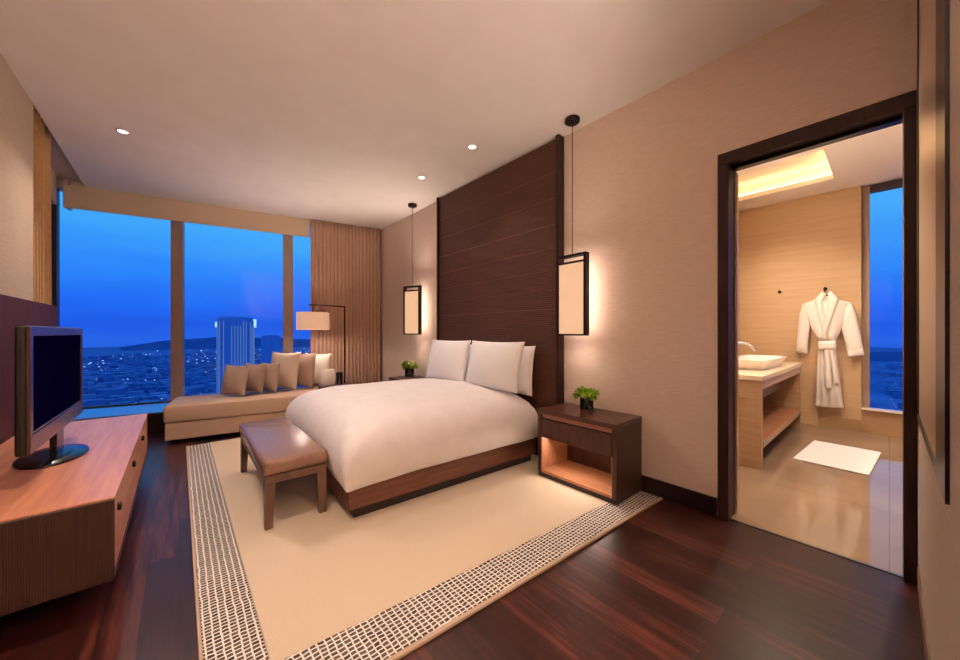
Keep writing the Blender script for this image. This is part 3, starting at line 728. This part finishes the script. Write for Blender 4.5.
# ------------------------------------------------------------------ bench at the bed foot
t = thing('bench', 'tan leather bench with wooden legs at the foot of the bed', 'bench', (.572, 3.03, 0), math.radians(-.4))
bx, by = .188, .605
bm = N(); box(bm, -bx, bx, -by, by, .335, .428, bev=.028, seg=4)
for v in bm.verts:
    if v.co.z > .38: v.co.z += .014 * max(0, 1 - (v.co.x / bx) ** 2) * max(0, 1 - (v.co.y / by) ** 4)
obj('seat_cushion', bm, M_leather, t, True)
obj('apron', B(-bx + .012, bx - .012, -by + .012, by - .012, .285, .334, bev=.003), M_benchw, t)
for sx_ in (-1, 1):
    for sy in (-1, 1):
        bm = N(); x0, x1 = sorted((sx_ * (bx - .012), sx_ * (bx - .068))); y0, y1 = sorted((sy * (by - .012), sy * (by - .068)))
        vv = box(bm, x0, x1, y0, y1, RZ, .284)
        for v in bm.verts:
            if v.co.z < .1:
                if abs(v.co.x) < bx - .03: v.co.x += sx_ * .014
                if abs(v.co.y) < by - .03: v.co.y += sy * .014
        obj('leg', bm, M_benchw, t)

# ------------------------------------------------------------------ daybed
ANG = math.radians(-8.5)
t = thing('daybed', 'long tan upholstered daybed under the window', 'daybed', (-.13, 5.02, 0), ANG)
obj('base', B(.012, 1.83, .012, .70, .045, .228, bev=.008), M_daybed, t)
bm = N(); box(bm, 0, 1.84, 0, .72, .232, .415, bev=.022, seg=3); obj('seat_cushion', bm, M_daybed, t, True)
for x, y in ((.12, .12), (1.7, .12), (.12, .6), (1.7, .6)): obj('foot', B(x - .03, x + .03, y - .03, y + .03, .0, .044), M_base, t)
CG = 'cushions in a row on the daybed'
cz = .418
def cushion(x, y, s, mat, rz, tilt, label, base=None, T_=.17):
    return pillow('cushion', s, s, T_, mat, (x, y, cz + s / 2 * math.cos(tilt) + .01), math.radians(rz), tilt, label, 'cushion', CG, base, 0, .095)
c1 = cushion(.53, 5.30, .385, M_cush1, -56, .20, 'small taupe square cushion, first at the left end of the row')
cushion(.735, 5.37, .385, M_cush1, -60, .16, 'small taupe square cushion, second from the left', c1)
cushion(.90, 5.36, .385, M_cush1, -64, .14, 'small taupe square cushion, third from the left beside the large ones', c1)
c2 = cushion(1.10, 5.44, .52, M_cush2, -58, .16, 'large sand-coloured cushion, left one of the large cushions', None, .19)
cushion(1.325, 5.48, .50, M_cush1, -60, .14, 'large taupe cushion between the sand and the cream ones', None, .19)
cushion(1.55, 5.52, .48, M_cush3, -56, .14, 'large cream cushion at the lamp end of the row', None, .19)

# side table beyond the daybed with a cream pot and a clear glass
t = thing('side_table', 'low dark side table half hidden behind the bed', 'side table', (1.43, 4.46, 0))
obj('table_top', B(-.14, .17, -.11, .11, .535, .56, bev=.003), M_darkh, t)
for sx_ in (-1, 1):
    for sy in (-1, 1): obj('leg', B(min(sx_ * .13, sx_ * .10), max(sx_ * .13, sx_ * .10), min(sy * .10, sy * .07), max(sy * .10, sy * .07), RZ, .534), M_darkx, t)

# ------------------------------------------------------------------ floor lamp
t = thing('floor_lamp', 'dark floor lamp with side arm and lit drum shade', 'floor lamp', (1.87, 5.28, 0))
bm = N(); lathe(bm, [(.11, .001), (.115, .006), (.115, .018), (.02, .024)], n=28); obj('base', bm, M_metal, t, True)
bm = N(); tube(bm, [(0, 0, .02), (0, 0, 1.592)], .011, 12); obj('pole', bm, M_metal, t)
arm_end = Vector((-.485, .04, 1.60))
bm = N(); tube(bm, [(.012, 0, 1.592), arm_end], .010, 10); obj('arm', bm, M_metal, t)
sc_ = Vector((-.43, .035, 0))
bm = N(); lathe(bm, [(.212, 1.245), (.212, 1.49), (.209, 1.49), (.209, 1.245), (.212, 1.245)], sc_.x, sc_.y, 40, cap=False)
sh = obj('lamp_shade', bm, M_fshade, t, True)
bm = N(); tube(bm, [(sc_.x, sc_.y, 1.592), (sc_.x, sc_.y, 1.42)], .006, 8)
for k in range(3):
    a = 2 * PI * k / 3; tube(bm, [(sc_.x, sc_.y, 1.47), (sc_.x + .209 * math.cos(a), sc_.y + .209 * math.sin(a), 1.485)], .002, 6)
obj('shade_holder', bm, M_metal, sh)
bm = N(); lathe(bm, [(.005, 1.33), (.028, 1.345), (.032, 1.375), (.015, 1.42)], sc_.x, sc_.y, 16); obj('bulb', bm, emis('bulb_glow', (1, .75, .5, 1), 6), sh, True)
point((1.87 + sc_.x, 5.28 + sc_.y, 1.30), 13, .04, WARM)
spot((1.87 + sc_.x, 5.28 + sc_.y, 1.64), 30, 150, .9, .05, WARM, (.8, 4.6, 3.0))

# ------------------------------------------------------------------ television console
t = thing('tv_console', 'long floating walnut console under the television', 'console', (-.53, 3.17, 0))
cx0, cx1, cy0, cy1 = -.322, .322, -1.035, 1.035
obj('top', B(cx0, cx1, cy0 + .0215, cy1, .482, .500, bev=.002), M_console, t)
obj('end_panel', B(cx0, cx1, cy0 - .001, cy0 + .021, .155, .494, bev=.001), M_consend, t)
obj('end_panel', B(cx0, cx1, cy1 - .022, cy1, .155, .481, bev=.001), M_consend, t)
obj('bottom_panel', B(cx0, cx1, cy0 + .023, cy1 - .023, .155, .175), M_darkh, t)
obj('carcass', B(cx0, cx1 - .03, cy0 + .023, cy1 - .023, .176, .480), M_darkh, t)
nD = 3; dl = (cy1 - cy0 - .05) / nD
for k in range(nD):
    ya = cy0 + .025 + k * dl
    dr = obj('drawer', B(cx1 - .029, cx1 - .002, ya + .003, ya + dl - .003, .18, .476, bev=.002), M_console, t)
    bm = N(); lathe(bm, [(.016, 0), (.019, .004), (.019, .012), (.006, .015)], n=16)
    bmesh.ops.rotate(bm, verts=bm.verts, cent=(0, 0, 0), matrix=Matrix.Rotation(PI / 2, 3, 'Y')); bmesh.ops.translate(bm, verts=bm.verts, vec=(cx1 - .0015, ya + .10, .42))
    obj('knob', bm, M_metal, dr)
obj('plinth', B(cx0, .02, cy0 + .30, cy1 - .30, .001, .154), M_base, t)

# ------------------------------------------------------------------ television
t = thing('television', 'black flat television with glossy oval stand, switched off', 'television', (-.56, 3.06, .5), 0)
ty = .565
tz0, tz1 = .150, .735
obj('casing', B(.010, .045, -ty, ty, tz0, tz1, bev=.012, seg=3), M_blackm, t)
bm = N()
for a_, b_, c_, e_ in ((-ty + .004, ty - .004, tz1 - .048, tz1 - .006), (-ty + .004, ty - .004, tz0 + .004, tz0 + .085), ):
    box(bm, .0455, .056, a_, b_, c_, e_, bev=.002)
box(bm, .0455, .056, -ty + .004, -ty + .045, tz0 + .0855, tz1 - .0485); box(bm, .0455, .056, ty - .045, ty - .004, tz0 + .0855, tz1 - .0485)
bz = obj('bezel', bm, M_bezel, t, label='glossy bronze-black bezel')
obj('screen', B(.0455, .0495, -ty + .046, ty - .046, tz0 + .086, tz1 - .049), plain('dark_screen', lin(8, 4, 44), .4, 0, .0), t)
bm = N(); box(bm, .0496, .0502, -ty + .047, ty - .047, tz0 + .088, tz0 + .094); obj('speaker_line', bm, M_chrome, t)
bm = N(); box(bm, .012, .040, -.02, .14, .014, tz0 - .001, bev=.006); obj('stand_neck', bm, M_black, t)
bm = N(); lathe(bm, [(.99, .0005), (1.0, .005), (.97, .013), (.5, .020), (.2, .021)], n=48)
for v in bm.verts: v.co.x *= .135; v.co.y *= .235
bmesh.ops.translate(bm, verts=bm.verts, vec=(.02, .02, 0)); obj('stand_base', bm, M_black, t, True)
bm = N(); box(bm, -.03, .0095, -.22, .36, tz0 + .05, tz1 - .10, bev=.012, seg=3); obj('rear_housing', bm, M_blackm, t)

# ------------------------------------------------------------------ mirror on the near wall
t = thing('wall_mirror', 'tall dark-framed mirror on the wall right of the doorway', 'mirror', (1.36, YN, .80))
mh = 1.98
bm = N(); box(bm, 0, .25, .0005, .0075, 0, mh); box(bm, 1.20, 1.28, .0005, .0075, 0, mh); box(bm, .2501, 1.199, .0005, .0075, 0, .03); box(bm, .2501, 1.199, .0005, .0075, mh - .03, mh)
obj('frame', bm, M_base, t)
obj('mirror_glass', B(.2502, 1.1985, .0005, .004, .0305, mh - .031), M_mirror, t)

# ------------------------------------------------------------------ bathroom things
t = thing('vanity_unit', 'pale wood vanity with stone top and open shelf in the bathroom', 'vanity', (3.88, .73, 0))
VL, VD = 2.12, .74
obj('end_panel', B(0, .05, 0, VD, .0, .775, bev=.002), M_vanw, t)
obj('end_panel', B(VL - .05, VL, 0, VD, .0, .775, bev=.002), M_vanw, t)
obj('countertop', B(-.012, VL + .012, -.012, VD, .776, .823, bev=.006), M_vtop, t)
obj('front_rail', B(.051, VL - .051, .0, .03, .70, .775), M_vanw, t)
obj('shelf', B(.051, VL - .051, .002, VD - .03, .185, .235, bev=.002), M_orange, t)
obj('shelf_edge', B(.051, VL - .051, -.006, .0015, .183, .237), M_vanw, t)
obj('back_panel', B(.051, VL - .051, VD - .028, VD - .01, .236, .775), M_vin, t)
obj('drawer_box', B(.06, VL - .06, .20, VD - .03, .47, .774), M_vin, t)
obj('grip_slot', B(-.010, -.0002, .10, .36, .60, .625, bev=.002), M_stonb, t)
t = thing('wash_basin', 'white rectangular basin on the vanity top', 'basin', (4.95, .985, .8235))
def basin():
    bm = N(); rings = []
    for hx_, hy_, z in ((.50, .16, .0), (.575, .20, .085), (.585, .21, .10), (.565, .19, .10), (.545, .175, .085), (.44, .11, .02)):
        n = 48; e = 2 / 7.0
        rings.append([bm.verts.new((math.copysign(abs(math.cos(2 * PI * i / n)) ** e, math.cos(2 * PI * i / n)) * hx_, math.copysign(abs(math.sin(2 * PI * i / n)) ** e, math.sin(2 * PI * i / n)) * hy_, z)) for i in range(n)])
    for a, b_ in zip(rings[:-1], rings[1:]):
        for i in range(48): bm.faces.new((a[i], a[(i + 1) % 48], b_[(i + 1) % 48], b_[i]))
    bm.faces.new(rings[0][::-1]); bm.faces.new(rings[-1])
    return bm
obj('bowl', basin(), M_cer, t)
bm = N(); lathe(bm, [(.024, .0202), (.024, .024), (.01, .026)], n=20); obj('drain', bm, M_chrome, t)
t = thing('basin_tap', 'curved chrome tap arching over the white basin', 'tap', (4.92, 1.25, .8235))
pts = [(0, 0, .01), (0, 0, .10)] + [(0, -.14 + .14 * math.cos(a), .12 + .145 * math.sin(a)) for a in [PI * .08, PI * .2, PI * .32, PI * .44, PI * .56, PI * .68, PI * .80, PI * .88]]
pts = [(p[0], p[1], p[2]) for p in pts]
bm = N(); tube(bm, pts, .017, 12); obj('spout', bm, M_chrome, t, True)
bm = N(); lathe(bm, [(.028, .0005), (.028, .012), (.02, .02), (.016, .03)], n=20); obj('tap_base', bm, M_chrome, t, True)
bm = N(); tube(bm, [(.02, 0, .05), (.07, -.02, .07)], .007, 8); obj('lever', bm, M_chrome, t, True)

bm = N(); box(bm, -.46, .46, -.245, .245, .0005, .016, bev=.006)
o = obj('bath_mat', bm, M_bmat); o.location = (4.86, .325, 0); o.rotation_euler = (0, 0, math.radians(-3.5)); tag(o, 'white towelling bath mat on the marble floor', 'bath mat')

def hook(y, z, label):
    t = thing('robe_hook', label, 'hook', (BX1, y, z), group='wall hooks in the bathroom')
    bm = N(); lathe(bm, [(.020, 0), (.020, .006), (.016, .008)], n=18)
    bmesh.ops.rotate(bm, verts=bm.verts, cent=(0, 0, 0), matrix=Matrix.Rotation(-PI / 2, 3, 'Y')); bmesh.ops.translate(bm, verts=bm.verts, vec=(-.001, 0, 0)); obj('back_plate', bm, M_metal, t, True)
    bm = N(); tube(bm, [(-.005, 0, 0), (-.045, 0, -.004), (-.055, 0, .02)], .007, 8); obj('peg', bm, M_metal, t, True)
hook(.985, 1.765, 'small bare metal hook left of the bathrobe'); hook(.535, 1.765, 'metal hook the bathrobe hangs on')
# robe hanging on its hanger
def sheet_between(left, right, x_front, thick, nu=18, nv=40, folds=0, amp=.0, seed=0, mat=None, name='cloth', parent=None):
    """A padded cloth panel between two outline polylines (y, z), bulging toward the room."""
    def at(pl, f):
        k = f * (len(pl) - 1); i = min(int(k), len(pl) - 2); r = k - i
        return pl[i][0] + (pl[i + 1][0] - pl[i][0]) * r, pl[i][1] + (pl[i + 1][1] - pl[i][1]) * r
    bm = N(); F, Bk = [], []
    for j in range(nv + 1):
        l, r = at(left, j / nv), at(right, j / nv); fr_, bk_ = [], []
        for i in range(nu + 1):
            u = i / nu; y = l[0] + (r[0] - l[0]) * u; z = l[1] + (r[1] - l[1]) * u
            edge = math.sqrt(max(0, 1 - (2 * u - 1) ** 2)) * min(1, .25 + 4 * min(j / nv + .02, 1 - j / nv + .02))
            b_ = thick * edge + amp * edge * math.sin(folds * PI * u + .6 * math.sin(j * .15) + seed)
            fr_.append(bm.verts.new((x_front + .02 - b_, y, z))); bk_.append(bm.verts.new((x_front + .028, y, z)))
        F.append(fr_); Bk.append(bk_)
    for G, fl in ((F, 0), (Bk, 1)):
        for j in range(nv):
            for i in range(nu): q = [G[j][i], G[j][i + 1], G[j + 1][i + 1], G[j + 1][i]]; bm.faces.new(q[::-1] if fl else q)
    for j in range(nv):
        bm.faces.new((F[j][0], F[j + 1][0], Bk[j + 1][0], Bk[j][0])); bm.faces.new((F[j][nu], Bk[j][nu], Bk[j + 1][nu], F[j + 1][nu]))
    for i in range(nu):
        bm.faces.new((F[0][i], Bk[0][i], Bk[0][i + 1], F[0][i + 1])); bm.faces.new((F[nv][i], F[nv][i + 1], Bk[nv][i + 1], Bk[nv][i]))
    return obj(name, bm, mat or M_robe, parent, True)
t = thing('bathrobe', 'white bathrobe tied with a belt, hanging on the travertine wall', 'bathrobe', (0, 0, 0))
XRB = 6.215
sheet_between([(.575, 1.665), (.67, 1.61), (.735, 1.585), (.725, 1.50), (.672, 1.30), (.645, 1.22), (.61, 1.14), (.585, 1.085)],
              [(.475, 1.665), (.40, 1.61), (.312, 1.575), (.335, 1.48), (.375, 1.30), (.395, 1.22), (.42, 1.14), (.44, 1.085)], XRB, .06, 24, 40, 3, .010, 1, name='robe_body', parent=t)
sheet_between([(.585, 1.085), (.600, .90), (.612, .60), (.622, .25)], [(.44, 1.085), (.425, .90), (.40, .60), (.366, .262)], XRB, .05, 26, 40, 7, .014, 2, name='robe_skirt', parent=t)
sheet_between([(.742, 1.585), (.775, 1.45), (.798, 1.15), (.808, .940)], [(.700, 1.50), (.672, 1.30), (.690, 1.10), (.698, .928)], XRB, .045, 14, 30, 2, .006, 0, name='sleeve', parent=t)
sheet_between([(.362, 1.50), (.385, 1.26), (.350, 1.05), (.333, .905)], [(.305, 1.575), (.262, 1.42), (.222, 1.15), (.196, .940)], XRB, .045, 14, 30, 2, .006, 0, name='sleeve', parent=t)
sheet_between([(.328, .985), (.333, .900)], [(.206, 1.015), (.193, .935)], XRB - .012, .05, 10, 6, 0, 0, 0, name='cuff', parent=t)
# shawl collar: two lapels crossing at the belt
sheet_between([(.560, 1.725), (.625, 1.63), (.600, 1.45), (.555, 1.25), (.54, 1.12)], [(.515, 1.700), (.545, 1.60), (.530, 1.42), (.510, 1.25), (.500, 1.12)], XRB - .045, .03, 10, 30, 0, 0, 0, name='lapel', parent=t)
sheet_between([(.500, 1.700), (.495, 1.58), (.535, 1.40), (.560, 1.22), (.555, 1.12)], [(.475, 1.725), (.405, 1.62), (.450, 1.42), (.500, 1.25), (.515, 1.12)], XRB - .060, .03, 10, 30, 0, 0, 0, name='lapel', parent=t)
sheet_between([(.588, 1.095), (.592, 1.035), (.588, .985)], [(.432, 1.105), (.425, 1.045), (.430, .995)], XRB - .055, .045, 16, 10, 2, .004, 0, name='belt', parent=t)
sheet_between([(.535, 1.03), (.530, .80), (.522, .50)], [(.490, 1.02), (.475, .80), (.462, .50)], XRB - .070, .022, 8, 24, 1, .004, 0, name='belt_tail', parent=t)
sheet_between([(.498, 1.03), (.470, .80), (.450, .56)], [(.455, 1.02), (.425, .80), (.400, .57)], XRB - .060, .022, 8, 24, 1, .004, 0, name='belt_tail', parent=t)
bm = N(); tube(bm, [(XRB, .66, 1.56), (XRB, .59, 1.62), (XRB + .01, .535, 1.70), (XRB, .47, 1.62), (XRB, .40, 1.56)], .008, 8); tube(bm, [(XRB + .01, .535, 1.695), (XRB + .012, .535, 1.75), (XRB + .028, .535, 1.775), (XRB + .048, .535, 1.768)], .004, 8)
obj('hanger', bm, M_metal, t, True)
# cream pot and glass on the side table
bm = N(); lathe(bm, [(.062, .5605), (.078, .575), (.082, .64), (.078, .745), (.070, .755), (.066, .745), (.07, .60), (.0, .59)], 1.385, 4.47, 28, cap=False)
tag(obj('cream_pot', bm, M_cush3, None, True), 'cream ribbed pot on the side table beside the last cushion', 'pot')
bm = N(); lathe(bm, [(.0, .5606), (.032, .5608), (.036, .565), (.040, .71), (.037, .71), (.033, .570), (.0, .567)], 1.52, 4.47, 24, cap=False)
tag(obj('drinking_glass', bm, M_vase, None, True), 'clear drinking glass beside the cream pot', 'glass')
